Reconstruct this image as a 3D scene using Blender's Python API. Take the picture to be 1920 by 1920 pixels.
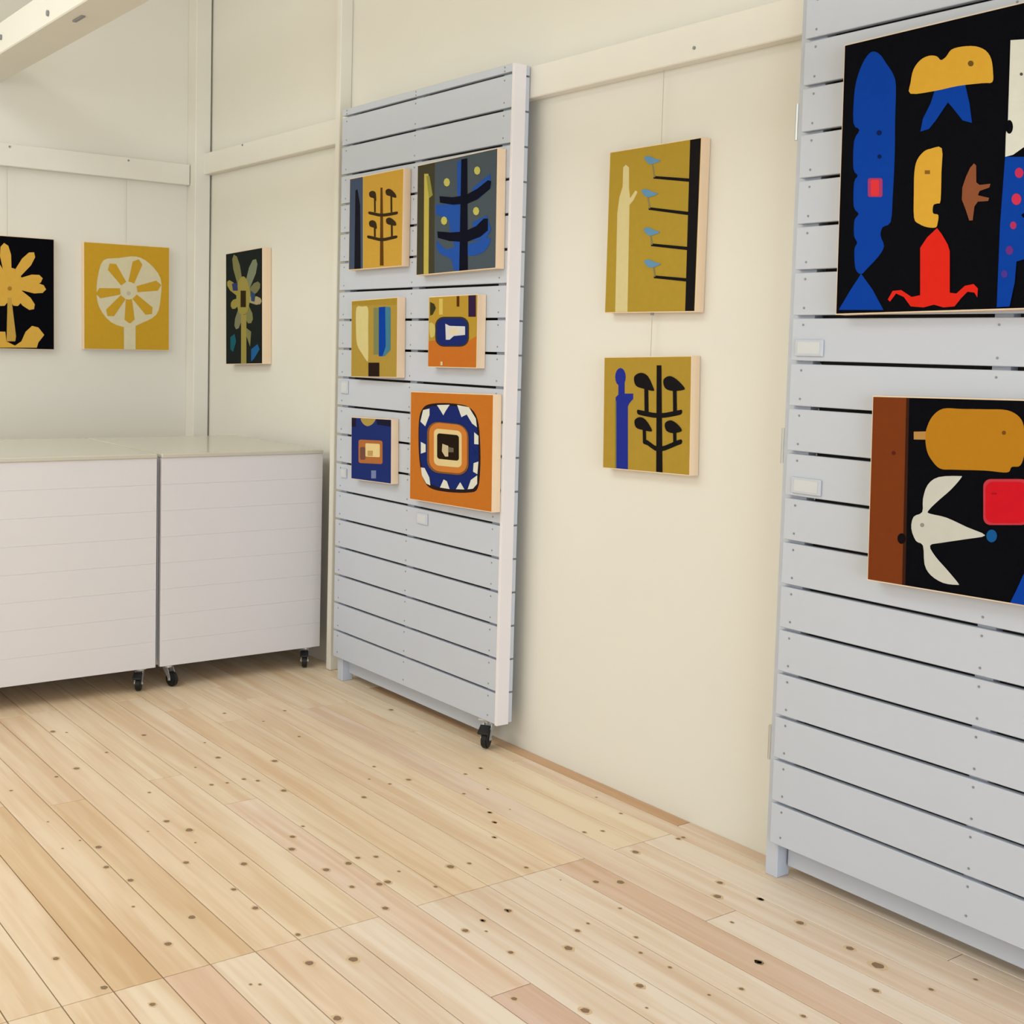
import bpy, bmesh, math, random
from mathutils import Vector, Matrix
random.seed(4)
C = bpy.context.scene.collection
for o in list(bpy.data.objects): bpy.data.objects.remove(o)

# ------------------------------------------------------------------ camera
CAMH = 1.35
RIGHT = Vector((-0.5990, -0.8003, 0.0279)); UP = Vector((0.0759, -0.0221, 0.9969)); FWD = Vector((0.7971, -0.5992, -0.0740))
FOC, CX, CY = 2377.3, 960.0, 837.0
cd = bpy.data.cameras.new('camera'); cam = bpy.data.objects.new('camera', cd); C.objects.link(cam)
cd.sensor_width = 36; cd.lens = FOC/1920*36; cd.shift_y = -(960-CY)/1920
R3 = Matrix((RIGHT, UP, -FWD)).transposed()
cam.matrix_world = Matrix.Translation((0, 0, CAMH)) @ R3.to_4x4()
bpy.context.scene.camera = cam

# ------------------------------------------------------------------ light
sc = bpy.context.scene
sc.view_settings.view_transform = 'Standard'; sc.view_settings.look = 'None'
sc.view_settings.gamma = 1; sc.view_settings.exposure = -0.09
sc.view_settings.use_curve_mapping = False
w = bpy.data.worlds.new('world'); sc.world = w; w.use_nodes = True
w.node_tree.nodes['Background'].inputs[0].default_value = (0.85, 0.92, 1.0, 1)
w.node_tree.nodes['Background'].inputs[1].default_value = 1.2
def area(name, loc, rot, sx, sy, power, col):
    l = bpy.data.lights.new(name, 'AREA'); l.shape = 'RECTANGLE'; l.size = sx; l.size_y = sy
    l.energy = power; l.color = col
    o = bpy.data.objects.new(name, l); C.objects.link(o); o.location = loc; o.rotation_euler = rot
    return o
PI = math.pi
# daylight through the door opening behind the camera and the windows of the opposite wall and the skylight
area('rear_daylight', (-2.62, -0.6, 1.30), (0, -PI/2, 0), 2.4, 3.2, 122, (0.81, 0.89, 1.0))
area('side_daylight', (4.0, 2.78, 2.55), (-PI/2, 0, 0), 3.9, 1.4, 36, (1.0, 0.99, 0.90))
area('skylight_daylight', (3.9, 0.5, 3.60), (0, 0, 0), 3.8, 1.5, 58, (1.0, 0.99, 0.90))

# ------------------------------------------------------------------ helpers
def lin(c, g=1.0):
    o = []
    for v in c:
        v /= 255.0
        v = v/12.92 if v <= 0.04045 else ((v+0.055)/1.055)**2.4
        o.append(min(1, v*g))
    return (*o, 1)
def ray(x, y):
    return RIGHT*((x-CX)/FOC) - UP*((y-CY)/FOC) + FWD
def at(x, y, ax, val):            # where the sight line of a photo point meets the plane axis = val
    d = ray(x, y); o = Vector((0, 0, CAMH)); return o + d*((val-o[ax])/d[ax])
MATS = {}
def mat(name, col, rough=0.6, metal=0.0, noise=0.0, nscale=6, bump=0.0, bscale=60, spec=0.4):
    if name in MATS: return MATS[name]
    m = bpy.data.materials.new(name); m.use_nodes = True; n = m.node_tree; b = n.nodes['Principled BSDF']
    b.inputs['Base Color'].default_value = col; b.inputs['Roughness'].default_value = rough
    b.inputs['Metallic'].default_value = metal; b.inputs['Specular IOR Level'].default_value = spec
    tc = n.nodes.new('ShaderNodeTexCoord')
    if noise:
        t = n.nodes.new('ShaderNodeTexNoise'); t.inputs['Scale'].default_value = nscale; t.inputs['Detail'].default_value = 4
        n.links.new(tc.outputs['Object'], t.inputs['Vector'])
        mx = n.nodes.new('ShaderNodeMix'); mx.data_type = 'RGBA'
        mx.inputs[6].default_value = tuple(c*(1-noise) for c in col[:3])+(1,)
        mx.inputs[7].default_value = tuple(min(1, c*(1+noise)) for c in col[:3])+(1,)
        n.links.new(t.outputs['Fac'], mx.inputs[0]); n.links.new(mx.outputs[2], b.inputs['Base Color'])
    if bump:
        t2 = n.nodes.new('ShaderNodeTexNoise'); t2.inputs['Scale'].default_value = bscale; t2.inputs['Detail'].default_value = 3
        n.links.new(tc.outputs['Object'], t2.inputs['Vector'])
        bp = n.nodes.new('ShaderNodeBump'); bp.inputs['Strength'].default_value = bump; bp.inputs['Distance'].default_value = 0.002
        n.links.new(t2.outputs['Fac'], bp.inputs['Height']); n.links.new(bp.outputs['Normal'], b.inputs['Normal'])
    MATS[name] = m
    return m
def wood(name, tint=None, col=(230, 205, 168), rough=0.5, grain=0.14, axis=0, scale=1.0):
    """grained wood; tint=True multiplies by the object's own colour"""
    if name in MATS: return MATS[name]
    m = bpy.data.materials.new(name); m.use_nodes = True; n = m.node_tree; b = n.nodes['Principled BSDF']
    b.inputs['Roughness'].default_value = rough; b.inputs['Specular IOR Level'].default_value = 0.35
    tc = n.nodes.new('ShaderNodeTexCoord'); oi = n.nodes.new('ShaderNodeObjectInfo')
    ofs = n.nodes.new('ShaderNodeVectorMath'); ofs.operation = 'MULTIPLY_ADD'
    cmb = n.nodes.new('ShaderNodeCombineXYZ')
    for i in range(3): n.links.new(oi.outputs['Random'], cmb.inputs[i])
    ofs.inputs[1].default_value = (37, 91, 53)
    n.links.new(cmb.outputs[0], ofs.inputs[0]); n.links.new(tc.outputs['Object'], ofs.inputs[2])
    mp = n.nodes.new('ShaderNodeMapping')
    s = [34*scale]*3; s[axis] = 1.6*scale; mp.inputs['Scale'].default_value = s
    n.links.new(ofs.outputs[0], mp.inputs['Vector'])
    t = n.nodes.new('ShaderNodeTexNoise'); t.inputs['Scale'].default_value = 1.0; t.inputs['Detail'].default_value = 5; t.inputs['Distortion'].default_value = 0.6
    n.links.new(mp.outputs[0], t.inputs['Vector'])
    mp2 = n.nodes.new('ShaderNodeMapping'); s2 = [9*scale]*3; s2[axis] = 0.9*scale; mp2.inputs['Scale'].default_value = s2
    n.links.new(ofs.outputs[0], mp2.inputs['Vector'])
    t2 = n.nodes.new('ShaderNodeTexNoise'); t2.inputs['Scale'].default_value = 1.0; t2.inputs['Detail'].default_value = 3
    n.links.new(mp2.outputs[0], t2.inputs['Vector'])
    add = n.nodes.new('ShaderNodeMath'); add.operation = 'ADD'
    n.links.new(t.outputs['Fac'], add.inputs[0]); n.links.new(t2.outputs['Fac'], add.inputs[1])
    rp = n.nodes.new('ShaderNodeValToRGB')
    base = lin(col)
    dk = (base[0]*(1-grain), base[1]*(1-grain*1.7), base[2]*(1-grain*2.4), 1)
    rp.color_ramp.elements[0].position = 0.78; rp.color_ramp.elements[0].color = dk
    rp.color_ramp.elements[1].position = 1.12; rp.color_ramp.elements[1].color = base
    sc2 = n.nodes.new('ShaderNodeMath'); sc2.operation = 'MULTIPLY'; sc2.inputs[1].default_value = 0.5
    n.links.new(add.outputs[0], sc2.inputs[0])
    rp.color_ramp.elements[0].position = 0.40; rp.color_ramp.elements[1].position = 0.58
    n.links.new(sc2.outputs[0], rp.inputs[0])
    out = rp.outputs[0]
    if tint:
        mx = n.nodes.new('ShaderNodeMix'); mx.data_type = 'RGBA'; mx.blend_type = 'MULTIPLY'; mx.inputs[0].default_value = 1
        n.links.new(out, mx.inputs[6]); n.links.new(oi.outputs['Color'], mx.inputs[7]); out = mx.outputs[2]
    n.links.new(out, b.inputs['Base Color'])
    bp = n.nodes.new('ShaderNodeBump'); bp.inputs['Strength'].default_value = 0.15; bp.inputs['Distance'].default_value = 0.001
    n.links.new(t.outputs['Fac'], bp.inputs['Height']); n.links.new(bp.outputs['Normal'], b.inputs['Normal'])
    MATS[name] = m
    return m
def box(bm, x0, x1, y0, y1, z0, z1, bev=0.0, mi=0):
    vs = [bm.verts.new(p) for p in ((x0,y0,z0),(x1,y0,z0),(x1,y1,z0),(x0,y1,z0),(x0,y0,z1),(x1,y0,z1),(x1,y1,z1),(x0,y1,z1))]
    fs = [bm.faces.new([vs[i] for i in q]) for q in ((3,2,1,0),(4,5,6,7),(0,1,5,4),(1,2,6,5),(2,3,7,6),(3,0,4,7))]
    for f in fs: f.material_index = mi
    if bev:
        es = list({e for f in fs for e in f.edges})
        bmesh.ops.bevel(bm, geom=es, offset=bev, segments=1, affect='EDGES')
def cyl(bm, c, r, h, axis='Z', n=16, r2=None, mi=0):
    m = Matrix.Translation(c)
    if axis == 'X': m = m @ Matrix.Rotation(PI/2, 4, 'Y')
    if axis == 'Y': m = m @ Matrix.Rotation(PI/2, 4, 'X')
    g = bmesh.ops.create_cone(bm, cap_ends=True, segments=n, radius1=r, radius2=r if r2 is None else r2, depth=h, matrix=m)
    for f in {f for v in g['verts'] for f in v.link_faces}: f.material_index = mi
def obj(name, bm, mats, parent=None, loc=None, smooth=False):
    me = bpy.data.meshes.new(name); bm.normal_update(); bm.to_mesh(me); bm.free()
    for m in (mats if isinstance(mats, (list, tuple)) else [mats]): me.materials.append(m)
    if smooth:
        for p in me.polygons: p.use_smooth = True
    o = bpy.data.objects.new(name, me); C.objects.link(o)
    if parent: o.parent = parent
    if loc: o.location = loc
    return o
def tag(o, label, cat, group=None, kind=None):
    o['label'] = label
    if cat: o['category'] = cat
    if group: o['group'] = group
    if kind: o['kind'] = kind
    return o
def thing(name, loc, label, cat, group=None, rot=(0,0,0)):
    o = bpy.data.objects.new(name, None); C.objects.link(o); o.location = loc; o.rotation_euler = rot
    o.empty_display_size = 0.05
    return tag(o, label, cat, group)
def struct(name, bm, m, label, cat):
    o = obj(name, bm, m); return tag(o, label, cat, None, 'structure')
def B(*a, **k):
    bm = bmesh.new(); box(bm, *a, **k); return bm

# ------------------------------------------------------------------ materials
M_wall = mat('cream_wall_paint', lin((228, 225, 215)), 0.7, noise=0.02, nscale=2.5, bump=0.12, bscale=30)
M_trim = mat('cream_trim_paint', lin((229, 226, 216)), 0.6, noise=0.02, nscale=8, bump=0.1, bscale=40)
M_panel = mat('grey_white_board_paint', lin((194, 200, 211)), 0.5, noise=0.02, nscale=5, bump=0.1, bscale=50)
M_side = mat('end_board_white', lin((232, 227, 229)), 0.5, noise=0.02, nscale=5)  # end board set paler than the front boards
M_counter = mat('white_counter_paint', lin((220, 217, 219)), 0.5, noise=0.02, nscale=5, bump=0.1, bscale=50)
M_top = mat('glossy_counter_laminate', lin((200, 195, 180)), 0.16, spec=0.6)
M_gap_shade = mat('gap_shade_grey', lin((70, 68, 66)), 0.9)  # dark grey standing in for shade inside the panel cavity
M_ceil = mat('ceiling_paint', lin((244, 240, 226)), 0.7)
M_screw = mat('dull_screw', lin((140, 142, 146)), 0.5, metal=0.3)
M_black = mat('black_rubber', lin((20, 21, 24)), 0.5)
M_zinc = mat('zinc_plate', lin((205, 208, 206)), 0.35, metal=0.7)
M_card = mat('white_card', lin((206, 209, 212)), 0.3)
M_wire = mat('pale_steel_wire', lin((190, 184, 168)), 0.4, metal=0.3)
M_knot = mat('knot_brown', lin((136, 110, 86)), 0.6, noise=0.2, nscale=120)
M_knot2 = mat('knot_halo', lin((212, 184, 146)), 0.6, noise=0.1, nscale=60)
M_floor = wood('pine_floorboard', tint=True, col=(233, 218, 200), rough=0.42, grain=0.14)
M_frame = wood('pale_frame_wood', col=(240, 216, 186), rough=0.6, grain=0.05, axis=2)
M_sub = mat('dark_subfloor', lin((110, 92, 70)), 0.9)

YW, XB, ZC = -2.605, 6.10, 3.45          # right wall, back wall, ceiling
XR, YL = -2.5, 2.6                       # rear wall, left wall

# ------------------------------------------------------------------ room shell
struct('wall_right', B(XR-0.1, XB+0.1, YW-0.1, YW, -0.05, ZC+0.1), M_wall, 'cream painted wall behind the slatted panels and hanging paintings', 'wall')
struct('wall_back', B(XB, XB+0.1, YW, YL+0.1, -0.05, ZC+0.1), M_wall, 'cream painted end wall behind the white counters', 'wall')
bm = bmesh.new()                          # left wall with a band of windows
for a in ((XR-0.1, 2.0, 0, ZC), (5.98, XB, 0, ZC), (2.0, 5.98, 0, 1.8), (2.0, 5.98, 3.3, ZC)):
    box(bm, a[0], a[1], YL, YL+0.1, a[2], a[3]+0.05)
struct('wall_left', bm, M_wall, 'cream wall with a wide window opening, out of frame', 'wall')
bm = bmesh.new()                          # rear wall with the wide door opening
for a in ((YW, -2.25, 0, ZC), (1.05, YL, 0, ZC), (-2.25, 1.05, 2.55, ZC)):
    box(bm, XR-0.1, XR, a[0], a[1], a[2], a[3]+0.05)
struct('wall_rear', bm, M_wall, 'cream wall with wide doorway behind the viewer', 'wall')
bm = bmesh.new()                          # ceiling with a skylight opening
for a in ((XR-0.1, 1.95, YW, YL), (5.85, XB+0.1, YW, YL), (1.95, 5.85, YW, -0.28), (1.95, 5.85, 1.28, YL)):
    box(bm, a[0], a[1], a[2], a[3], ZC, ZC+0.08)
struct('ceiling', bm, M_ceil, 'pale cream ceiling above the overhead beam', 'ceiling')

def screws(pts, name='screw_heads', axis='Y', r=0.0035, m=None, parent=None):
    bm = bmesh.new()
    for p in pts: cyl(bm, p, r, 0.0016, axis, 8)
    o = obj(name, bm, m or M_screw, parent); o['kind'] = 'stuff'; return o

t = struct('trim_1', B(2.22, XB, YW, YW+0.042, 2.182, 2.285, bev=0.003), M_trim, 'cream horizontal picture rail board on the right wall behind the slatted panels', 'rail')
t1b = struct('trim_2', B(XB-0.04, XB, YW+0.09, YL, 2.13, 2.232, bev=0.003), M_trim, 'cream horizontal picture rail board across the end wall above two paintings', 'rail')
struct('trim_3', B(6.0, XB, -2.596, -2.518, 0, ZC, bev=0.003), M_trim, 'slim cream upright post standing in the corner of the room', 'post')
struct('trim_4', B(4.617, 4.652, YW, -2.55, 0, ZC, bev=0.003), M_trim, 'slim cream upright post between the counters and the narrow slatted panel', 'post')
struct('trim_5', B(XR, 2.06, YW, YW+0.042, 2.182, 2.285, bev=0.003), M_trim, 'continuation of the cream picture rail behind the near slatted panel', 'rail')
# overhead beam
ZB = 2.5
bl = (at(0, 107, 2, ZB)+at(150, 0, 2, ZB))/2; br = (at(0, 165, 2, ZB)+at(262, 0, 2, ZB))/2
tb = struct('trim_6', B(XR, XB, br.y, bl.y, ZB, ZB+0.125, bev=0.004), M_trim, 'cream overhead beam crossing the top left corner with bright side face', 'beam')
for x, y in ((91, 25), (3, 70)):
    p = at(x, y, 1, bl.y)
    bm = bmesh.new(); cyl(bm, (0, 0, 0), 0.011, 0.008, 'Y', 8); obj('bolt_head', bm, M_screw, tb, (p.x, bl.y+0.003, p.z))
p = at(148, 34, 2, ZB); obj('cable_clip', B(-0.05, 0.05, -0.008, 0.008, -0.006, 0, bev=0.002), M_screw, tb, (p.x, p.y, ZB))

# ------------------------------------------------------------------ floor
floor = struct('floor', B(XR, XB, YW, YL, -0.06, -0.020), M_sub, 'pale pine plank floor with knots running along the room', 'floor')
knot_px = []
for x, y, s in ((190,185,6),(250,187,3),(287,322,7),(212,353,5),(400,262,4),(540,197,6),(842,115,4),(1068,105,4),(988,145,3),
    (818,281,6),(1030,294,7),(733,318,3),(768,225,3),(915,362,5),(967,368,5),(793,383,5),(852,376,4),(866,444,4),(560,412,4),
    (1070,404,7),(1122,202,4),(1230,90,3),(1467,102,5),(1403,315,4),(1385,362,3),(1462,380,4),(1532,364,6),(1365,430,6),
    (1745,343,4),(1803,321,5),(1735,418,4),(1830,400,3),(1838,487,5),(1852,523,5),(1853,580,5),(625,520,7),(710,553,9),
    (733,600,3),(555,558,3),(180,522,3),(1130,540,4),(1097,578,7),(1093,625,8),(370,617,8),(408,690,7),(300,592,3),(235,622,3),
    (698,675,7),(915,680,8),(486,742,6),(1223,702,8),(1307,678,8),(1342,657,6),(1410,653,6),(1320,766,5),(1437,752,8),(1496,708,4),
    (1760,678,5),(1690,690,9),(1445,846,6),(883,774,5),(967,843,6),(1745,930,6),(1812,893,5),(1900,855,4),(500,840,3),(720,880,7),
    (630,980,7),(210,1035,6),(1160,1052,8),(1325,1038,9),(403,1140,7),(572,1207,6),(975,1132,3),(940,1132,3),(1262,1260,8),
    (42,405,4),(1108,948,5),(1635,765,4)):
    knot_px.append((x/2, 1280+y/2, s))
for x, y, s in ((735,1033,11),(878,1035,14),(330,950,8),(240,1443,8),(628,1317,8),(690,1275,5),(968,1355,6),(875,1187,5),(995,1445,6),
    (990,1637,11),(672,1780,13),(260,1712,9),(1455,1038,11),(1440,1118,11),(1700,1130,6),(1525,1268,5),(1682,1500,8),(1580,1655,7),
    (1392,1690,5),(230,1200,8),(575,1418,12),(148,688,5),(118,630,5),(236,612,3),(147,775,4),(105,492,4),(65,373,4),(668,745,7),
    (775,738,7),(1225,780,8),(965,860,12),(1018,400,3),(880,636,6),(78,1258,5),(98,1320,4),(530,1022,3),(1030,1765,4),(1165,1530,6),(738,542,4)):
    knot_px.append((880+x/3.097, 1320+y/3.097, s*0.66))
for x, y, s in ((465,1580,9),(590,1657,14),(580,1770,8),(830,1765,6),(60,1643,9),(255,1885,6),(68,1355,6),(240,1465,9),(1030,1720,5)):
    knot_px.append((1400+x/2.4, 1120+y/2.4, s*0.8))
knots = []
for x, y, s in knot_px:
    p = at(x, y, 2, 0); depth = (p-Vector((0, 0, CAMH))).dot(FWD)
    knots.append((p.x, p.y, s*(0.95 if depth > 3.2 else 1.2)*depth/FOC))
for _ in range(520):                       # knots go on over the boards beyond the frame
    x, y = random.uniform(XR, XB), random.uniform(YW, YL)
    v = Vector((x, y, -CAMH)); dz = v.dot(FWD)
    if dz > 0.3:
        px, py = CX+FOC*v.dot(RIGHT)/dz, CY-FOC*v.dot(UP)/dz
        if -20 < px < 1940 and 1200 < py < 1960: continue
    knots.append((x, y, random.uniform(0.003, 0.008)))
W = 0.1067; Y0 = -0.680
def tint_for(k, x):
    g = random.choice((0, 0, 0, 1, 1, 2))
    far = [(1.0, 0.955, 0.86), (0.985, 0.93, 0.82), (0.97, 0.90, 0.78)][g]      # yellow pine towards the end wall
    near = [(0.99, 0.98, 0.98), (0.98, 0.95, 0.93), (0.96, 0.90, 0.87)][g]     # paler, pinker boards by the door, partly cool daylight put into the tint
    f = 0.0 if x > 2.4 else min(1, max(0, (k-1)/6))
    t = tuple(a*(1-f)+b*f for a, b in zip(far, near))
    j = random.uniform(0.97, 1.02)
    return tuple(min(1, c*j) for c in t)
SPEC = {(2, 1): (0.86, 0.74, 0.56), (3, 0): (0.88, 0.74, 0.66), (4, 1): (0.90, 0.80, 0.64), (13, 0): (0.88, 0.76, 0.70), (8, 0): (0.88, 0.76, 0.76), (18, 1): (0.74, 0.56, 0.40), (10, 1): (0.96, 0.88, 0.74)}
J = 2.515
for k in range(-31, 19):
    y1 = Y0-W*k; y0 = y1-W
    if k == 18: y1, y0 = -2.553, YW
    y0c, y1c = max(y0, YW), min(y1, YL)
    if y1c-y0c < 0.01: continue
    y0c = max(y0c, YW)
    near = -1 <= k < 18
    if k == 17: y0c = -2.553
    if k == 8: cuts = [XR, 2.06, 3.4, 5.2, XB]
    elif k == 18: cuts = [XR, 2.55, 4.3, XB]
    elif k in SPEC or (k, 0) in SPEC or (k, 1) in SPEC: cuts = [XR, J, 3.72 if k == 2 else 3.66 if k == 4 else 4.4, XB]
    else:
        j0 = J if random.random() < 0.8 else J+random.choice((-0.9, -0.45, 0.55, 1.1))
        cuts = [XR, j0, j0+random.choice((1.2, 1.65, 2.1)), XB]
    for i in range(len(cuts)-1):
        a, b = cuts[i], cuts[i+1]
        if b-a < 0.05: continue
        bm = bmesh.new(); g = 0.0013
        cx, cy = (a+b)/2, (y0c+y1c)/2
        box(bm, a+g-cx, b-g-cx, y0c+g-cy, y1c-g-cy, -0.020, 0.0, bev=0.0008)
        for kx, ky, kr in knots:
            if a+0.02 < kx < b-0.02 and y0c-0.002 < ky < y1c+0.002:
                ky = min(max(ky, y0c+kr+0.002), y1c-kr-0.002)
                for rr, zz, mi in ((1.45, 0.0002, 2), (0.8, 0.0004, 1)):
                    ph = random.random()*6
                    vs = [bm.verts.new((kx-cx+math.cos(q*PI/5)*kr*rr*1.15*(1+0.12*math.sin(3*q+ph)), ky-cy+math.sin(q*PI/5)*kr*rr*(1 if rr < 1 else 0.8)*(1+0.12*math.cos(2*q+ph)), zz)) for q in range(10)]
                    bm.faces.new(vs).material_index = mi
        o = obj('plank', bm, [M_floor, M_knot, M_knot2], floor, (cx, cy, 0))
        c = SPEC.get((k, i)) or tint_for(k, a)
        o.color = (*c, 1)

# ------------------------------------------------------------------ casters
def caster_meshes():
    bm = bmesh.new()
    box(bm, -0.028, 0.028, -0.028, 0.028, -0.005, 0.0, bev=0.001)
    cyl(bm, (0, 0, -0.010), 0.018, 0.010, 'Z', 16)
    for s in (-1, 1):                     # fork cheeks, raked back
        vs = [(-0.018, -0.014), (0.016, -0.014), (0.034, -0.052), (0.034, -0.064), (0.022, -0.066), (0.016, -0.052)]
        a = [bm.verts.new((x, s*0.0125, z)) for x, z in vs]; b = [bm.verts.new((x, s*0.0150, z)) for x, z in vs]
        bm.faces.new(a); bm.faces.new(b[::-1])
        for i in range(6): bm.faces.new((a[i], b[i], b[(i+1) % 6], a[(i+1) % 6]))
    cyl(bm, (0.027, 0, -0.060), 0.005, 0.036, 'Y', 10)
    bmesh.ops.recalc_face_normals(bm, faces=bm.faces)
    me = bpy.data.meshes.new('caster'); bm.to_mesh(me); bm.free(); me.materials.append(M_zinc)
    bm = bmesh.new()
    cyl(bm, (0, 0, 0), 0.030, 0.020, 'Y', 24); bmesh.ops.bevel(bm, geom=[e for e in bm.edges if e.calc_face_angle(0) > 1], offset=0.003, segments=2, affect='EDGES')
    cyl(bm, (0, 0, 0), 0.012, 0.0215, 'Y', 14)
    mw = bpy.data.meshes.new('wheel'); bm.to_mesh(mw); bm.free(); mw.materials.append(M_black)
    bm = B(-0.016, 0.022, -0.017, 0.017, -0.003, 0.006, bev=0.002)
    mb = bpy.data.meshes.new('brake_pedal'); bm.to_mesh(mb); bm.free(); mb.materials.append(M_black)
    return me, mw, mb
CM = caster_meshes()
def caster(parent, x, y, z, rot, brake=True):          # local position of the mounting plate
    c = bpy.data.objects.new('caster', CM[0]); C.objects.link(c); c.parent = parent; c.location = (x, y, z); c.rotation_euler = (0, 0, rot)
    wh = bpy.data.objects.new('wheel', CM[1]); C.objects.link(wh); wh.parent = c; wh.location = (0.027, 0, -0.060)
    s = z/0.090
    c.scale = (s, s, s)
    if brake:
        b = bpy.data.objects.new('brake_pedal', CM[2]); C.objects.link(b); b.parent = c; b.location = (0.048, 0, -0.026); b.rotation_euler = (0, 0.5, 0)

# ------------------------------------------------------------------ counters
def counter(y0, y1, label, boards=8):
    x0, x1, z0, z1 = 4.70, 5.56, 0.088, 0.905
    cx, cy = (x0+x1)/2, (y0+y1)/2
    t = thing('rolling_counter', (cx, cy, 0), label, 'counter', 'white rolling counters along the end wall')
    bm = bmesh.new()
    for a in ((x0+0.02, x0+0.04, y0+0.02, y1-0.02), (x1-0.02, x1, y0, y1), (x0+0.04, x1-0.02, y0, y0+0.02), (x0+0.04, x1-0.02, y1-0.02, y1)):
        box(bm, a[0]-cx, a[1]-cx, a[2]-cy, a[3]-cy, z0, z1)
    box(bm, x0+0.04-cx, x1-0.02-cx, y0+0.02-cy, y1-0.02-cy, z0, z0+0.02)
    obj('body', bm, M_counter, t)
    obj('shade_board', B(x1-0.02-cx, x1-cx, y0-cy, y1-cy, 0.012, z0), M_counter, t)  # added board at the back, blocks light so underneath stays dark
    p = (z1-z0)/boards
    me = None
    for i in range(boards):
        if me is None:
            o = obj('board', B(x0-cx, x0+0.02-cx, y0-cy, y1-cy, 0.0001, p-0.0001, bev=0.0007), M_counter, t, (0, 0, z0)); me = o.data
        else:
            o = bpy.data.objects.new('board', me); C.objects.link(o); o.parent = t; o.location = (0, 0, z0+i*p)
    for yy in (y0+0.003, y1-0.033):        # corner battens seen at the seams
        pass
    sc_ = []
    for i in range(boards):
        for yy in (y0+0.025, y1-0.025):
            for dz in (0.022, p-0.022): sc_.append((x0-0.0002-cx, yy-cy, z0+i*p+dz))
    screws(sc_, axis='X', parent=t, r=0.0028, m=M_counter)
    obj('counter_top', B(x0-0.006-cx, x1-cx, y0-0.001-cy, y1+0.001-cy, z1, z1+0.018, bev=0.004), M_top, t)
    for yy, r in ((y0+0.045, 2.6), (y1-0.05, 3.4)):
        caster(t, x0+0.045-cx, yy-cy, z0, r, brake=yy < cy)
        caster(t, x1-0.07-cx, yy-cy, z0, 0.3, brake=False)
    return t
counter(-1.828, -0.62, 'white boarded rolling counter cut by the left edge of the photo')  # left end carried on out of view to keep the floor underneath dark
counter(-2.545, -1.846, 'white boarded rolling counter in the corner beside the upright post')

# ------------------------------------------------------------------ slatted panels
def panel(xl, xr, label, hinge=False, studs=(), leg=-0.012):
    yf, yb, z0, z1 = -2.493, -2.560, 0.098, 2.285
    cx = (xl+xr)/2
    t = thing('slatted_panel', (cx, (yf+yb)/2, 0), label, 'display panel', 'slatted rolling display panels')
    cy = (yf+yb)/2
    P = 0.1138; G = 0.0085; zb = 0.207
    edges = [z0]+[zb+P*i for i in range(19)]+[z1]
    me = None
    for i in range(20):
        a = edges[i]+(G/2 if i else 0); b = edges[i+1]-(G/2 if i < 19 else 0)
        if 0 < i < 19 and me is not None:
            o = bpy.data.objects.new('board', me); C.objects.link(o); o.parent = t; o.location = (0, 0, a)
        else:
            o = obj('board', B(xr-cx, xl-cx, yf-0.018-cy, yf-cy, 0, b-a, bev=0.0015), M_panel, t, (0, 0, a))
            if i == 1: me = o.data
    # uprights of the hidden frame
    for x in (xl-0.055, xr+0.022)+tuple(studs):
        obj('upright', B(x-cx, x+0.045-cx, yf-0.047-cy, yf-0.018-cy, z0, z1), M_panel, t)
    obj('gap_shade_sheet', B(xr+0.022-cx, xl-0.06-cx, yf-0.0462-cy, yf-0.0455-cy, z0+0.01, z1-0.01), M_gap_shade, t)  # thin dark sheet, shade between the boards put into its colour
    # hinge post that reaches the floor at the left end
    obj('leg', B(xl+leg-cx, xl+leg+0.040-cx, yf-0.067-cy, yf-0.0185-cy, 0.0, z1, bev=0.002), M_panel, t)
    # end board facing the viewer and rear boards, staggered by half a pitch
    obj('side_trim', B(xr-0.012-cx, xr-cx, yf-0.050-cy, yf-cy, z0-0.004, z1, bev=0.001), M_side, t)
    for i in range(20):
        a = z0+(0 if i == 0 else (i-0.5)*P+0.05); b = z0+(i+0.5)*P+0.05-G*0.7
        b = min(b, z1)
        if b-a > 0.01: obj('rear_board', B(xr-0.008-cx, xl-0.02-cx, yf-0.067-cy, yf-0.0505-cy, 0, b-a, bev=0.001), M_panel, t, (0, 0, a))
    obj('shade_rail', B(xr+0.11-cx, xl-0.02-cx, yf-0.067-cy, yf-0.0505-cy, 0.03, z0, bev=0.001), M_panel, t)  # added strip below the rear boards, darkens the gap under the panel
    pts = []
    for i in range(20):
        for dz in (edges[i]+0.022, edges[i+1]-0.020):
            for x in [xl-0.035, xr+0.04]+[s+0.022 for s in studs]: pts.append((x-cx, yf+0.0002-cy, dz))
    screws(pts, parent=t, r=0.003)
    if hinge:
        for z in (0.35, 1.13, 1.95):
            bm = bmesh.new(); cyl(bm, (0, 0, 0), 0.007, 0.09, 'Z', 10); obj('hinge', bm, M_zinc, t, (xl+0.034-cx, yf-0.026-cy, z))
    caster(t, xr+0.075-cx, yf-0.034-cy, z0, 2.2)
    return t
panel(4.49, 3.372, 'pale grey slatted panel on caster holding six small paintings, beside the upright post', studs=(3.93,), leg=-0.046)
panel(2.152, 0.99, 'near pale grey slatted panel at right edge holding two large black paintings', hinge=True, studs=(1.553,))

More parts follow.
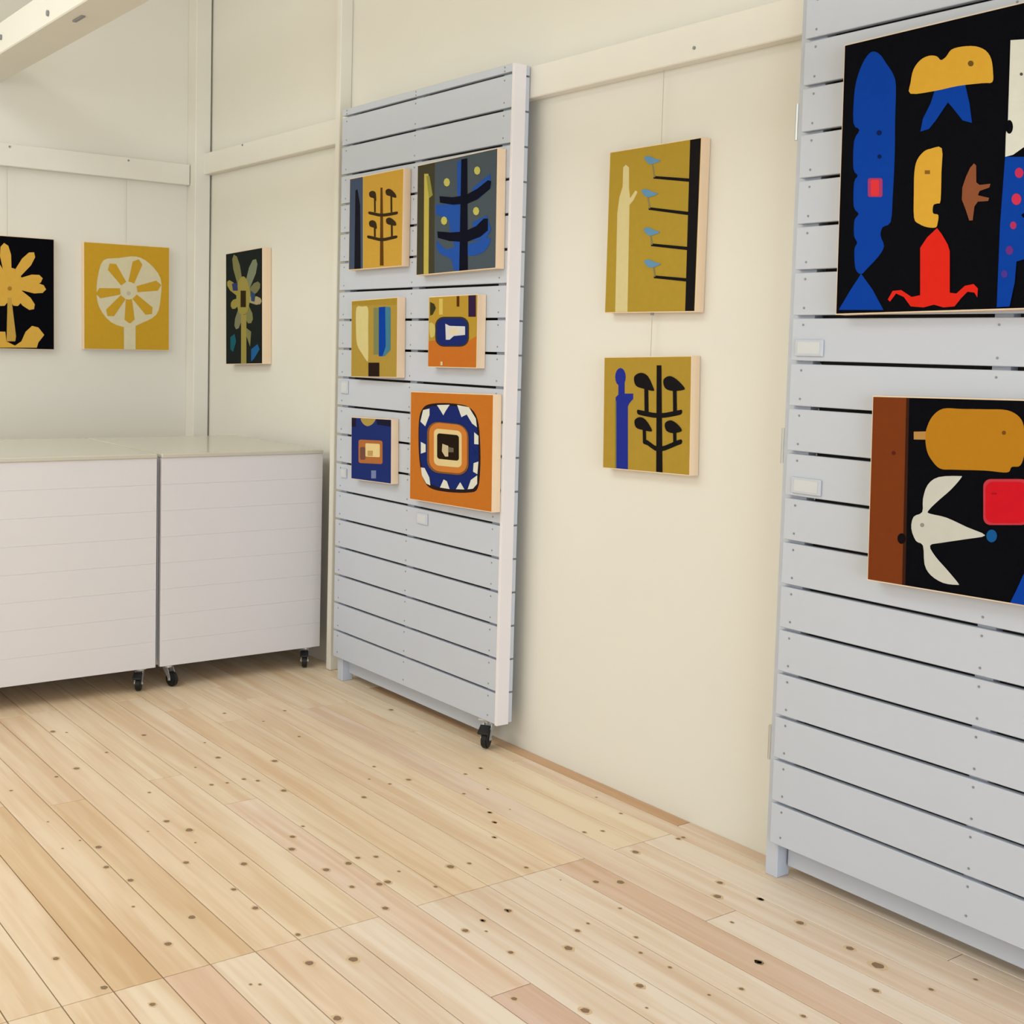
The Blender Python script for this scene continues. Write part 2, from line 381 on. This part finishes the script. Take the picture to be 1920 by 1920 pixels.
# ------------------------------------------------------------------ paintings
PC = {}
def paint(c):
    k = tuple(c)
    if k not in PC:
        PC[k] = mat('paint_%d_%d_%d' % k, lin(k, 0.9), 0.62, noise=0.05, nscale=45, bump=0.15, bscale=220, spec=0.03)
    return PC[k]
def smooth(pts, n=5):                    # closed Catmull-Rom
    out = []; L = len(pts)
    for i in range(L):
        p0, p1, p2, p3 = (Vector(pts[(i+k) % L]) for k in (-1, 0, 1, 2))
        for j in range(n):
            t = j/n
            out.append(tuple(0.5*((2*p1)+(p2-p0)*t+(2*p0-5*p1+4*p2-p3)*t*t+(3*p1-p0-3*p2+p3)*t**3)))
    return out
def Sm(c, pts, n=5): return (c, smooth(pts, n))
def Po(c, *pts): return (c, list(pts))
def El(c, x, y, rx, ry=None, n=16):
    ry = ry or rx; return (c, [(x+rx*math.cos(2*PI*i/n), y+ry*math.sin(2*PI*i/n)) for i in range(n)])
def Re(c, x0, y0, x1, y1): return (c, [(x0, y0), (x1, y0), (x1, y1), (x0, y1)])
def RR(c, x0, y0, x1, y1, r, sk=0.0):
    p = []
    for (cx, cy, a) in ((x1-r, y0+r, -90), (x1-r, y1-r, 0), (x0+r, y1-r, 90), (x0+r, y0+r, 180)):
        for i in range(6):
            an = math.radians(a+i*18); px = cx+r*math.cos(an); p.append((px, cy+r*math.sin(an)+sk*(px-x0)))
    return (c, p)
def Li(c, x0, y0, x1, y1, w, w2=None):
    w2 = w if w2 is None else w2; d = math.hypot(x1-x0, y1-y0); nx, ny = -(y1-y0)/d, (x1-x0)/d
    return (c, [(x0+nx*w/2, y0+ny*w/2), (x1+nx*w2/2, y1+ny*w2/2), (x1-nx*w2/2, y1-ny*w2/2), (x0-nx*w/2, y0-ny*w/2)])
def Pe(c, x, y, ang, L, w, r0=0, sx=1.0):                 # petal from a centre, pixel angle clockwise from right
    a = math.radians(ang); ux, uy = math.cos(a), math.sin(a); pts = []
    for t, k in ((0, .35), (.35, .75), (.7, 1), (.92, .7), (1, 0), (.92, -.7), (.7, -1), (.35, -.75), (0, -.35)):
        d = r0+(L-r0)*t; pts.append((x+(ux*d-uy*k*w/2)*sx, y+uy*d+ux*k*w/2))
    return (c, pts)
def painting(name, corners, plane, base, shapes, label, back, depth=0.035, group=None, wire=None, rim=0.0028):
    ax = 0 if plane == 'back' else 1
    val = back+depth if ax else back-depth
    def uv(x, y):
        p = at(x, y, ax, val); return (-p.x if ax else -p.y, p.z)
    q = [Vector(uv(*c)) for c in corners]                 # TL TR BR BL
    c = sum(q, Vector((0, 0)))/4
    wv = ((q[1]-q[0])+(q[2]-q[3]))/2; hv = ((q[0]-q[3])+(q[1]-q[2]))/2
    aw = math.atan2(wv.y, wv.x); ah = math.atan2(-hv.x, hv.y)
    ang = max(-0.03, min(0.03, (aw+ah)/2))
    W_, H_ = wv.length/2, hv.length/2
    loc = (-c.x, val, c.y) if ax else (val, -c.x, c.y)
    t = thing(name, loc, label, 'painting', group, rot=(0, -ang, PI if ax else -PI/2))
    ca, sa = math.cos(-ang), math.sin(-ang)
    bm = bmesh.new(); e = 0.018
    for a in ((-W_, W_, H_-e, H_), (-W_, W_, -H_, -H_+e), (-W_, -W_+e, -H_+e, H_-e), (W_-e, W_, -H_+e, H_-e)):
        box(bm, a[0], a[1], 0, depth-0.0015, a[2], a[3])
    box(bm, -W_+e, W_-e, 0.001, 0.005, -H_+e, H_-e)
    obj('frame', bm, M_frame, t)
    bm = bmesh.new(); wi, hi = W_-rim, H_-rim
    mats = [paint(base)]; idx = {tuple(base): 0}
    box(bm, -wi, wi, -0.0012, 0.0003, -hi, hi)
    for n, (col, pts) in enumerate(shapes):
        lp = []
        for x, y in pts:
            u = Vector(uv(x, y))-c
            lx, lz = u.x*ca-u.y*sa, u.x*sa+u.y*ca
            lx = max(-wi+.0003, min(wi-.0003, lx)); lz = max(-hi+.0003, min(hi-.0003, lz))
            if not lp or (abs(lx-lp[-1][0])+abs(lz-lp[-1][1])) > 1e-5: lp.append((lx, lz))
        if len(lp) > 2 and abs(lp[0][0]-lp[-1][0])+abs(lp[0][1]-lp[-1][1]) < 1e-5: lp.pop()
        if len(lp) < 3: continue
        k = tuple(col)
        if k not in idx: idx[k] = len(mats); mats.append(paint(col))
        f = bm.faces.new([bm.verts.new((lx, -0.0013-0.00012*n, lz)) for lx, lz in lp])
        f.normal_update()
        if f.normal.y > 0: f.normal_flip()
        f.material_index = idx[k]
    obj('canvas', bm, mats, t)
    return t, W_, H_, c

OCH = (210, 164, 50); OCH2 = (184, 146, 62); BLK = (8, 9, 15); CRM = (226, 216, 186); WHT = (226, 226, 214)
YEL = (226, 182, 74); NAVY = (28, 44, 112); BLU = (12, 65, 166); ORG = (200, 114, 42); CREAM = (228, 206, 150)
XP = XB   # back plane for the end wall
# --- end wall
Y2 = (224, 176, 76)
sunp = [Pe(Y2, 17, 533, a, L, 21) for a, L in ((-97, 78), (-52, 76), (-10, 64), (8, 70), (45, 66), (68, 44), (112, 44), (135, 66), (172, 70), (-170, 64), (-128, 76))]
painting('painting', ((-62, 434), (102, 451), (102, 653), (-62, 656)), 'back', BLK,
    [Po(Y2, (-62, 620), (10, 622), (12, 640), (28, 648), (40, 640), (48, 622), (60, 611), (72, 614), (83, 628), (72, 642), (69, 652), (-62, 656)),
     El(Y2, 17, 535, 26, 34)]+sunp+[Po((200, 160, 74), (14, 558), (21, 558), (31, 640), (12, 640)), Li(BLK, 35, 618, 31, 642, 6), El((170, 130, 50), 18, 541, 4)],
    'black painting of a yellow palm tree with radiating leaves, cut by the left edge', XP, 0.03, 'paintings hanging on the end wall')
W1 = (224, 214, 180)
pts = [(194, 488), (222, 484), (255, 481), (280, 494), (301, 522), (301, 560), (293, 590), (265, 606), (240, 614), (208, 604), (186, 576), (181, 546), (184, 516)]
sh = [Sm(W1, pts, 3)]
sh += [Po(OCH, *[(241+r*math.cos(math.radians(a+d)), 545+r*math.sin(math.radians(a+d))) for r, d in ((17, -20), (55, -10), (62, 0), (55, 10), (17, 20))]) for a in (-125, -72, -10, 45, 88, 130, 175)]
sh += [Po(OCH, (300, 495), (318, 495), (318, 530), (303, 525), (300, 515), (288, 500)), El(W1, 241, 545, 14, 17), El((200, 190, 170), 241, 550, 4, 4), Re(W1, 232, 606, 254, 660)]
painting('painting', ((157, 453), (318, 464), (317, 657), (157, 655)), 'back', OCH, sh,
    'ochre painting of one round white segmented flower on a white stem', XP, 0.03, 'paintings hanging on the end wall')
# --- corner, right wall
LV = (132, 130, 84); LV2 = (160, 148, 78)
sh = [Pe(c_, 457, 560, a, L, w_, 4, 0.6) for a, L, w_, c_ in ((-110, 88, 22, LV), (-62, 84, 24, (128, 136, 110)), (-148, 60, 18, LV2), (160, 42, 18, LV2), (112, 62, 20, (128, 130, 100)), (62, 52, 24, LV), (5, 58, 16, (170, 160, 120)), (-28, 60, 20, (120, 120, 84)))]
sh += [Sm(LV2, [(447, 530), (457, 518), (466, 530), (470, 555), (464, 585), (450, 588), (444, 560)], 3), Po((52, 40, 22), (452, 545), (462, 545), (462, 576), (452, 576)), Po(LV2, (453, 590), (463, 590), (463, 683), (453, 683)),
       Po(LV, (463, 615), (472, 622), (470, 650), (463, 630)), Po((30, 96, 110), (433, 632), (441, 626), (444, 640), (438, 660), (433, 655)), Po((36, 98, 156), (472, 655), (484, 645), (488, 655), (478, 672), (472, 678)),
       Po((50, 74, 110), (471, 545), (480, 552), (478, 566), (472, 564)), Po((54, 60, 110), (436, 532), (446, 530), (447, 545), (438, 545))]
painting('painting', ((421, 472), (489, 469.5), (495, 684), (427, 681)), 'right', (30, 36, 36), sh,
    'narrow looking dark painting of a pale green plant, hung near the room corner', YW, 0.045)
# --- right wall pair
BK2 = (26, 24, 26); SKY = (104, 150, 186)
brs = []
for (x0, y0, x1, y1) in ((1300, 338.5, 1226, 332.5), (1300, 401.5, 1217, 391), (1300, 467, 1221.5, 459), (1300, 526, 1227, 519)):
    brs += [Li(BK2, x0, y0, x1, y1, 6.5, 5), Li((140, 134, 100), x1+2, y1, x1-2, y1-26, 2.5)]
for x, y in ((1221, 300), (1216, 362), (1220, 434), (1221, 494)):
    brs += [Sm(SKY, [(x-12, y-5), (x-2, y-7), (x+9, y-2), (x+19, y+1), (x+9, y+6), (x-1, y+8), (x-8, y+3)], 3)]
tA = painting('painting', ((1142, 283), (1315, 260), (1304.5, 586), (1136, 586)), 'right', (180, 150, 56),
    [Sm((220, 206, 150), [(1169, 312), (1179, 312), (1180, 352), (1186, 362), (1194, 358), (1190, 370), (1181, 382), (1180, 440)], 4) if 0 else
     Po((220, 206, 150), (1169, 314), (1174, 309), (1180, 314), (1180, 352), (1182, 372), (1192, 357), (1196, 360), (1188, 376), (1181, 384), (1177, 586), (1154, 586), (1158, 400), (1162, 370), (1168, 350)),
     Po(BK2, (1295, 255), (1320, 255), (1310, 590), (1285, 590))]+brs,
    'tall ochre painting with a black trunk, four branches and small blue birds', YW, 0.035, 'two paintings hanging one above the other')
def tree(T, w_, c, ups, lows, top, bot, blobs):
    out = [Po(c, (T-w_/2+1, top), (T+w_/2-2, top), (T+w_/2, bot), (T-w_/2, bot))]
    for (xl, y, xr, dip, th, post) in (ups, lows):
        out += [Sm(c, [(xl, y-th/2), (xl+8, y-th/2+1), (T, y+dip-th*.3), (xr-8, y-th/2+1), (xr, y-th/2), (xr, y+th/2), (xr-8, y+th), (T, y+dip+th), (xl+8, y+th), (xl, y+th/2)], 3)]
    for (x, y, r, tx, ty, pb) in blobs:
        out += [Sm(c, [(x-r, y-r*.5), (x-r*.2, y-r), (x+r*.7, y-r*.6), (tx, ty-3), (tx, ty+3), (x+r*.2, y+r), (x-r*.8, y+r*.6)], 3)]
        if pb: out += [Li(c, x+r*.5, y, x+r*.55, pb, r*.5 if r > 8 else 3)]
    return out
BL2 = (40, 52, 150)
sh = [El(BL2, 1164, 707, 10, 17), Re(BL2, 1160, 715, 1172, 750), Po(BL2, (1155, 745), (1162, 738), (1175, 738), (1183, 738), (1188, 738), (1188, 748), (1181, 756), (1178, 762), (1178, 880), (1156, 880)), Re((130, 124, 70), 1154, 752, 1156.5, 880)]
sh += tree(1237, 12, BK2, (1196, 772, 1279, 5, 7, 0), (1207, 828, 1279, 12, 7, 0), 685, 890,
    ((1205, 714, 15, 1226, 730, 772), (1259, 719, 14, 1283, 728, 772), (1203, 794, 12, 1222, 806, 830), (1260, 800, 12, 1278, 806, 830)))
painting('painting', ((1132, 667.5), (1296, 669), (1294.5, 893), (1131.5, 877)), 'right', (180, 148, 58), sh,
    'small ochre painting with blue figure and black candelabra tree, hanging below the tall one', YW, 0.035, 'two paintings hanging one above the other')
# --- narrow panel, six paintings
YP = -2.493
GP = 'small paintings on the far slatted panel'
DK = (58, 44, 26); oc1 = (206, 162, 66)
sh = [Po((72, 84, 108), (655, 330), (681, 326), (681, 505), (655, 505)), Po((24, 24, 34), (667, 357), (671, 355), (676, 385), (677, 505), (665, 505)), Li((200, 170, 100), 682, 330, 682, 505, 2)]
sh += tree(716.5, 7, (96, 62, 24), (692, 399, 746, 3, 4.5, 0), (690, 444, 745, 4, 4.5, 0), 352, 498,
    ((700, 365, 7, 706, 374, 398), (731, 361, 7, 743, 368, 398), (700, 420, 7, 707, 426, 444), (732, 415, 7, 743, 420, 444)))
sh = [(DK if (i > 3) else c_, p_) for i, (c_, p_) in enumerate(sh)]
painting('painting', ((655, 334), (756, 317), (755, 503), (655, 503)), 'right', oc1, sh,
    'ochre and slate painting of a thin dark tree, top left on the far slatted panel', YP, 0.032, GP)
SL = (78, 88, 96); BB = (40, 84, 170); DN = (14, 16, 34)
sh = [Po((70, 66, 50), (782, 300), (816, 297), (815, 515), (782, 515)), Po((196, 180, 86), (796, 326), (804, 326), (805, 370), (804, 515), (795, 515)), Po((150, 146, 70), (800, 330), (806, 330), (812, 366), (805, 372)),
      Po(BB, (858, 304), (870, 300), (870, 460), (856, 470), (846, 440), (842, 412), (818, 402), (818, 384), (858, 382)),
      Sm(BB, [(820, 452), (838, 468), (862, 462), (866, 505), (852, 506), (846, 486), (824, 474)], 3), Sm(BB, [(878, 460), (898, 452), (920, 446), (914, 466), (896, 478), (878, 478)], 3),
      Po(BB, (888, 352), (920, 326), (922, 350), (900, 372), (884, 366)), Po(BB, (888, 416), (914, 404), (922, 430), (912, 448), (884, 452)),
      Po(DN, (866, 299), (877, 297), (878, 508), (862, 508)),
      Po(DN, (825, 368), (850, 370), (874, 366), (896, 354), (916, 338), (922, 340), (920, 354), (896, 374), (878, 382), (850, 384), (826, 380)),
      Po(DN, (821, 434), (846, 436), (872, 434), (894, 424), (908, 410), (916, 410), (916, 432), (902, 444), (876, 454), (844, 452), (822, 446))]
sh += [El((196, 190, 100), x, y, 6, 8, 8) for x, y in ((839, 342), (896, 320), (894, 396), (834, 414))]
painting('painting', ((783, 309), (932, 279), (931, 505), (781, 515)), 'right', SL, sh,
    'slate painting of a blue and black branching plant with yellow dots', YP, 0.035, GP)
e0 = (178, 148, 66)
sh = [Re((170, 140, 50), 660, 555, 744, 572), Sm((218, 204, 142), [(669, 577), (680, 575), (690.5, 577), (691, 610), (691, 672), (688, 676), (680, 664), (670, 645), (668, 610)], 3),
      Re((128, 134, 90), 701, 577, 711, 665), Po(BLU, (711, 576), (723, 575), (724, 650), (718, 668), (711, 668)), Po((70, 128, 150), (723, 575), (733, 576), (733, 656), (722, 668), (718, 668), (724, 650)), Re((40, 28, 22), 691.5, 680, 712, 708)]
painting('painting', ((659, 562), (745, 559), (745, 709), (659, 706)), 'right', e0, sh,
    'small ochre painting of cream and blue half leaves over a black square', YP, 0.035, GP)
sh = [Po(ORG, (800, 640), (832, 636), (866, 650), (878, 640), (896, 630), (896, 692), (800, 692)), Po((60, 60, 36), (807, 566), (815, 570), (818, 578), (812, 590), (807, 592)), Re((214, 190, 96), 824, 560, 831, 590), Re((92, 46, 18), 857, 553, 862, 575), Re((54, 32, 66), 879, 553, 893, 594), Sm((206, 190, 110), [(806, 606), (816, 610), (816, 628), (808, 632)], 3),
      RR((60, 54, 50), 817, 594, 880, 650, 16), RR(NAVY, 820, 597, 877, 648, 14), Po((216, 216, 214), (836, 607), (844, 611), (873, 612), (873, 628), (852, 630), (844, 637), (837, 637)), Po((226, 216, 180), (846, 614), (860, 618), (862, 626), (844, 628)), Re((222, 206, 170), 827, 678, 831, 685)]
painting('painting', ((804, 555), (896, 553), (894, 691), (803, 688)), 'right', (186, 150, 56), sh,
    'small ochre and orange painting with a navy oval and white shape', YP, 0.035, GP)
sh = [Sm((176, 152, 80), [(678, 783), (704, 783), (700, 794), (690, 799), (681, 794)], 3), Re((34, 30, 48), 660, 783, 668, 800), Po((30, 28, 52), (706, 783), (733, 783), (733, 800), (708, 796)),
      RR((180, 112, 62), 673, 824, 718, 868, 4, 0.05), RR((120, 80, 70), 676, 838, 686, 862, 3), RR((236, 210, 150), 686, 831, 713, 856, 2, 0.05), Re((196, 160, 100), 690, 845, 700, 855), Re((120, 136, 180), 697, 882, 706, 897)]
painting('painting', ((659, 783), (734, 784.5), (734, 909), (659, 897)), 'right', (34, 50, 116), sh,
    'small navy painting with a cream square in an orange frame', YP, 0.032, GP)
S = 0.10
def sk(c, pts): return (c, [(x, y+S*(x-785)) for x, y in pts])
sh = [sk((40, 30, 34), smooth([(786, 790), (794, 764), (812, 754), (850, 750), (880, 754), (896, 775), (901, 820), (901, 870), (896, 905), (880, 914), (840, 917), (806, 912), (792, 890), (786, 850)], 4)),
      sk(NAVY, smooth([(788, 790), (797, 768), (814, 759), (850, 755), (876, 758), (892, 778), (897, 820), (897, 870), (891, 900), (876, 908), (840, 911), (808, 905), (796, 886), (788, 850)], 4))]
for tri in (((789, 790), (794, 768), (806, 764), (806, 776), (798, 798)), ((820, 756), (844, 753), (836, 766), (832, 774), (827, 766)), ((858, 752), (880, 754), (893, 774), (895, 790), (886, 784), (876, 768), (866, 774)),
            ((890, 800), (898, 806), (898, 822), (890, 822)), ((790, 828), (799, 832), (799, 846), (790, 850)), ((889, 858), (898, 854), (896, 878), (888, 874)), ((790, 876), (797, 876), (806, 893), (808, 908), (800, 905), (792, 890)),
            ((826, 910), (833, 894), (839, 897), (844, 911)), ((856, 910), (864, 896), (872, 909)), ((878, 908), (884, 890), (896, 880), (896, 896), (888, 906)), ((884, 826), (894, 838), (884, 842))):
    sh.append(sk(WHT if tri[0] != (884, 826) else NAVY, tri))
sh += [RR((130, 86, 52), 802, 789, 880, 885, 22, S), RR((208, 128, 56), 806, 791, 877, 882, 20, S), RR(CREAM, 815, 803, 867, 872, 9, S), RR((36, 26, 14), 821, 812, 862, 860, 5, S), Po((206, 190, 150), (831, 832), (842, 836), (842, 856), (836, 856), (830, 846)), Po((110, 100, 80), (842, 838), (852, 840), (852, 848), (842, 848))]
painting('painting', ((770, 731), (925, 742.5), (922.5, 960), (769, 937)), 'right', (200, 118, 42), sh,
    'orange painting with a toothed navy ring around a black square, lowest on panel', YP, 0.035, GP)
# --- near panel, two large paintings
GB = 'large paintings on the near slatted panel'
f1 = lambda *pp: [(1520+x/3.0975, y/3.0975) for x, y in pp]
RED = (226, 42, 28); YE = (222, 170, 58); BRN = (142, 84, 54)
fish = f1((365, 300), (405, 318), (445, 375), (480, 430), (497, 500), (492, 700), (490, 900), (478, 1150), (466, 1290), (420, 1320), (408, 1370), (428, 1430), (395, 1490), (330, 1560), (295, 1592), (262, 1560), (256, 1450), (272, 1410), (254, 1370), (256, 1280), (280, 1242), (252, 1200), (254, 1060), (275, 1020), (250, 980), (254, 820), (285, 755), (250, 715), (258, 520), (290, 400), (330, 325))
sh = [Sm(BLU, fish, 3), Po(BLU, *f1((295, 1590), (360, 1680), (425, 1800), (165, 1800), (230, 1690))),
      El((14, 32, 84), *f1((400, 772))[0], 5), El((14, 32, 84), *f1((402, 910))[0], 4), RR((170, 60, 110), *f1((335, 1035))[0], *f1((420, 1145))[0], 4), RR((226, 58, 66), *f1((352, 1045))[0], *f1((400, 1138))[0], 3),
      Po(BLU, *f1((730, 505), (900, 490), (925, 600), (940, 715), (885, 700), (830, 630), (800, 595), (770, 640), (730, 700), (690, 750), (640, 765), (655, 690), (700, 600))),
      Sm(YE, f1((583, 545), (584, 480), (600, 405), (640, 350), (690, 325), (735, 328), (760, 350), (790, 330), (820, 290), (880, 272), (960, 270), (1020, 295), (1052, 345), (1062, 420), (1058, 478), (1000, 484), (860, 500), (720, 530)), 3),
      El((110, 86, 40), *f1((933, 370))[0], 5.5),
      Sm(YE, f1((765, 862), (763, 1000), (758, 1165), (740, 1182), (718, 1190), (712, 1222), (718, 1242), (745, 1250), (740, 1300), (728, 1322), (680, 1320), (632, 1300), (604, 1265), (603, 1120), (606, 1000), (622, 930), (660, 882), (700, 865)), 3),
      Re((140, 100, 40), *f1((666, 990))[0], *f1((697, 1012))[0]),
      Po(BRN, *f1((952, 950), (965, 962), (966, 1060), (985, 1075), (1048, 1068), (1042, 1090), (985, 1110), (975, 1135), (1040, 1150), (1035, 1168), (975, 1172), (955, 1200), (945, 1280), (925, 1282), (905, 1220), (882, 1160), (885, 1090), (905, 1030), (930, 975))),
      Po(RED, *f1((738, 1325), (765, 1360), (800, 1420), (812, 1460), (812, 1700), (850, 1705), (900, 1660), (950, 1650), (975, 1675), (972, 1728), (955, 1700), (915, 1695), (880, 1730), (840, 1780), (775, 1786), (720, 1770), (660, 1786), (585, 1780), (545, 1725), (500, 1705), (465, 1752), (452, 1740), (480, 1690), (530, 1685), (590, 1725), (640, 1715), (640, 1440), (680, 1380))),
      Po(WHT, *f1((1165, 235), (1240, 230), (1330, 215), (1330, 700), (1290, 840), (1239, 858), (1180, 900), (1134, 912), (1138, 780), (1150, 700))), El(BLK, *f1((1158, 738))[0], 7, 13), El((90, 90, 84), *f1((1228, 432))[0], 3),
      Po(BLU, *f1((1134, 912), (1239, 912), (1420, 915), (1400, 1240), (1239, 1240), (1228, 1250), (1239, 1265), (1400, 1270), (1380, 1500), (1239, 1508), (1200, 1520), (1190, 1640), (1160, 1780), (1085, 1785), (1105, 1300)))]
sh += [El(c_, *f1(p_)[0], r_, r_*1.2) for p_, r_, c_ in (((1216, 1005), 8, (200, 50, 90)), ((1200, 1158), 9, (210, 54, 84)), ((1182, 1310), 6, (180, 52, 100)), ((1160, 1455), 7, (110, 50, 130)), ((1130, 1592), 6, (80, 56, 150)))]
sh += [Sm(YE, f1((1480, 420), (1600, 380), (1640, 700), (1560, 1100), (1480, 900)), 4), Po(RED, *f1((1500, 1200), (1600, 1200), (1650, 1750), (1470, 1780)))]
painting('painting', ((1586, 83), (2080, -34), (2080, 585), (1564.5, 582)), 'right', (8, 9, 15), sh,
    'large black painting with a tall blue fish, yellow loaf and red figure', YP, 0.04, GB)
f2 = lambda *pp: [(1440+x/3.429, 600+y/3.429) for x, y in pp]
GO = (187, 128, 32)
sh = [Po((124, 60, 26), *f2((660, 440), (905, 470), (868, 1720), (620, 1680))), El((90, 36, 22), *f2((810, 855))[0], 4), Po((60, 32, 20), *f2((893, 470), (912, 470), (885, 1720), (864, 1720))), El((16, 14, 16), *f2((862, 1405))[0], 8, 10),
      Po((186, 140, 76), *f2((940, 718), (1040, 716), (1040, 770), (940, 768))),
      Sm(GO, f2((1015, 760), (1022, 700), (1060, 620), (1130, 570), (1250, 572), (1400, 574), (1540, 580), (1620, 625), (1650, 700), (1652, 850), (1625, 935), (1570, 945), (1540, 980), (1400, 968), (1200, 962), (1110, 955), (1055, 900), (1025, 840)), 4),
      El((120, 76, 30), *f2((1520, 725))[0], 4),
      Sm((206, 206, 196), f2((1232, 1003), (1245, 1015), (1180, 1090), (1100, 1160), (1035, 1225), (1045, 1245), (1150, 1270), (1280, 1330), (1400, 1384), (1280, 1408), (1120, 1432), (1045, 1450), (1080, 1520), (1150, 1600), (1225, 1690), (1218, 1702), (1130, 1690), (1050, 1640), (1010, 1570), (1000, 1450), (955, 1420), (925, 1340), (940, 1265), (995, 1235), (1000, 1150), (1030, 1060), (1100, 1010)), 3),
      El((150, 146, 136), *f2((995, 1318))[0], 4), El((24, 88, 150), *f2((1442, 1388))[0], 10, 12),
      RR((196, 60, 70), *f2((1388, 1022))[0], *f2((1680, 1318))[0], 14), RR((210, 26, 40), *f2((1402, 1040))[0], *f2((1670, 1305))[0], 14), Re((170, 24, 34), *f2((1440, 1110))[0], *f2((1475, 1122))[0]),
      Po(BLU, *f2((1560, 1850), (1600, 1740), (1650, 1630), (1760, 1500), (1900, 1900), (1900, 1930)))]
painting('painting', ((1636.5, 738), (2045, 757), (2045, 1163), (1626, 1083)), 'right', (8, 9, 15), sh,
    'large black painting with brown stripe, golden loaf, red square and white bird', YP, 0.04, GB)

# ------------------------------------------------------------------ hanging wires
def wire(p0, p1, label, hook=True):
    t = thing('hanging_wire', p1, label, 'wire', None)
    p0, p1 = Vector(p0), Vector(p1); L = (p0-p1).length
    bm = bmesh.new(); cyl(bm, (0, 0, 0), 0.0011, L, 'Z', 6)
    q = (p0-p1).normalized().to_track_quat('Z', 'Y').to_matrix().to_4x4()
    bmesh.ops.transform(bm, matrix=Matrix.Translation((p0-p1)/2) @ q, verts=bm.verts)
    obj('cord', bm, M_wire, t)
    if hook:
        bm = bmesh.new(); cyl(bm, (0, 0, 0), 0.005, 0.010, 'Z', 8); obj('hook', bm, M_screw, t, p0-p1)
def wpt(x, y, ax, v): return at(x, y, ax, v)
a = wpt(237, 342, 0, XB-0.028); b = wpt(237, 455, 0, XB-0.028); wire((XB-0.028, b.y, 2.128), b, 'thin pale wire above the white flower painting', False)
b = wpt(14, 442, 0, XB-0.028); wire((XB-0.028, b.y, 2.128), b, 'thin pale wire above the yellow palm painting', False)
b = wpt(1240, 270, 1, YW+0.02); wire((b.x, YW+0.02, 2.180), b, 'thin pale wire from the rail to the tall ochre painting', False)
a = wpt(1221, 588, 1, YW+0.02); b = wpt(1220, 668, 1, YW+0.02); wire((b.x, b.y, a.z), b, 'short wire between the two stacked ochre paintings', True)
for x, y in ((1232, 62), (1220, 108)):
    pass

# nail heads in the rails
rail = bpy.data.objects['trim_1']; rail2 = bpy.data.objects['trim_2']
for x, y in ((1232, 64), (1302, 90), (455, 272)):
    p = at(x, y, 1, YW+0.042)
    if 2.19 < p.z < 2.28:
        bm = bmesh.new(); cyl(bm, (0, 0, 0), 0.005, 0.006, 'Y', 8); obj('nail_head', bm, M_screw, rail, (p.x, YW+0.042, p.z))
for x, y in ((18, 275), (241, 301)):
    p = at(x, y, 0, XB-0.04)
    bm = bmesh.new(); cyl(bm, (0, 0, 0), 0.005, 0.006, 'X', 8); obj('nail_head', bm, M_screw, rail2, (XB-0.04, p.y, p.z))

# ------------------------------------------------------------------ label holders on the panels
def card(x0, y0, x1, y1, label, group):
    a = at(x0, (y0+y1)/2, 1, YP); b = at(x1, (y0+y1)/2, 1, YP); c = at((x0+x1)/2, y0, 1, YP); d = at((x0+x1)/2, y1, 1, YP)
    w_, h_ = (a.x-b.x)/2, (c.z-d.z)/2
    t = thing('price_label', ((a.x+b.x)/2, YP, (c.z+d.z)/2), label, 'label', group)
    obj('holder', B(-w_, w_, 0.0004, 0.0055, -h_, h_, bev=0.0012), M_panel, t)
    obj('card', B(-w_*0.8, w_*0.8, 0.0056, 0.0064, -h_*0.72, h_*0.72), M_card, t)
card(1493, 637, 1545, 668, 'small white label holder left of the blue fish painting', None)
card(1486, 897, 1541, 927, 'small white label holder left of the white bird painting', None)
card(783, 962, 803, 983, 'small white label below the toothed navy ring painting', None)
card(641, 714, 654, 738, 'small white label under the cream and blue half leaves painting', None)
card(641, 878, 651, 896, 'small white label left of the navy square painting', None)
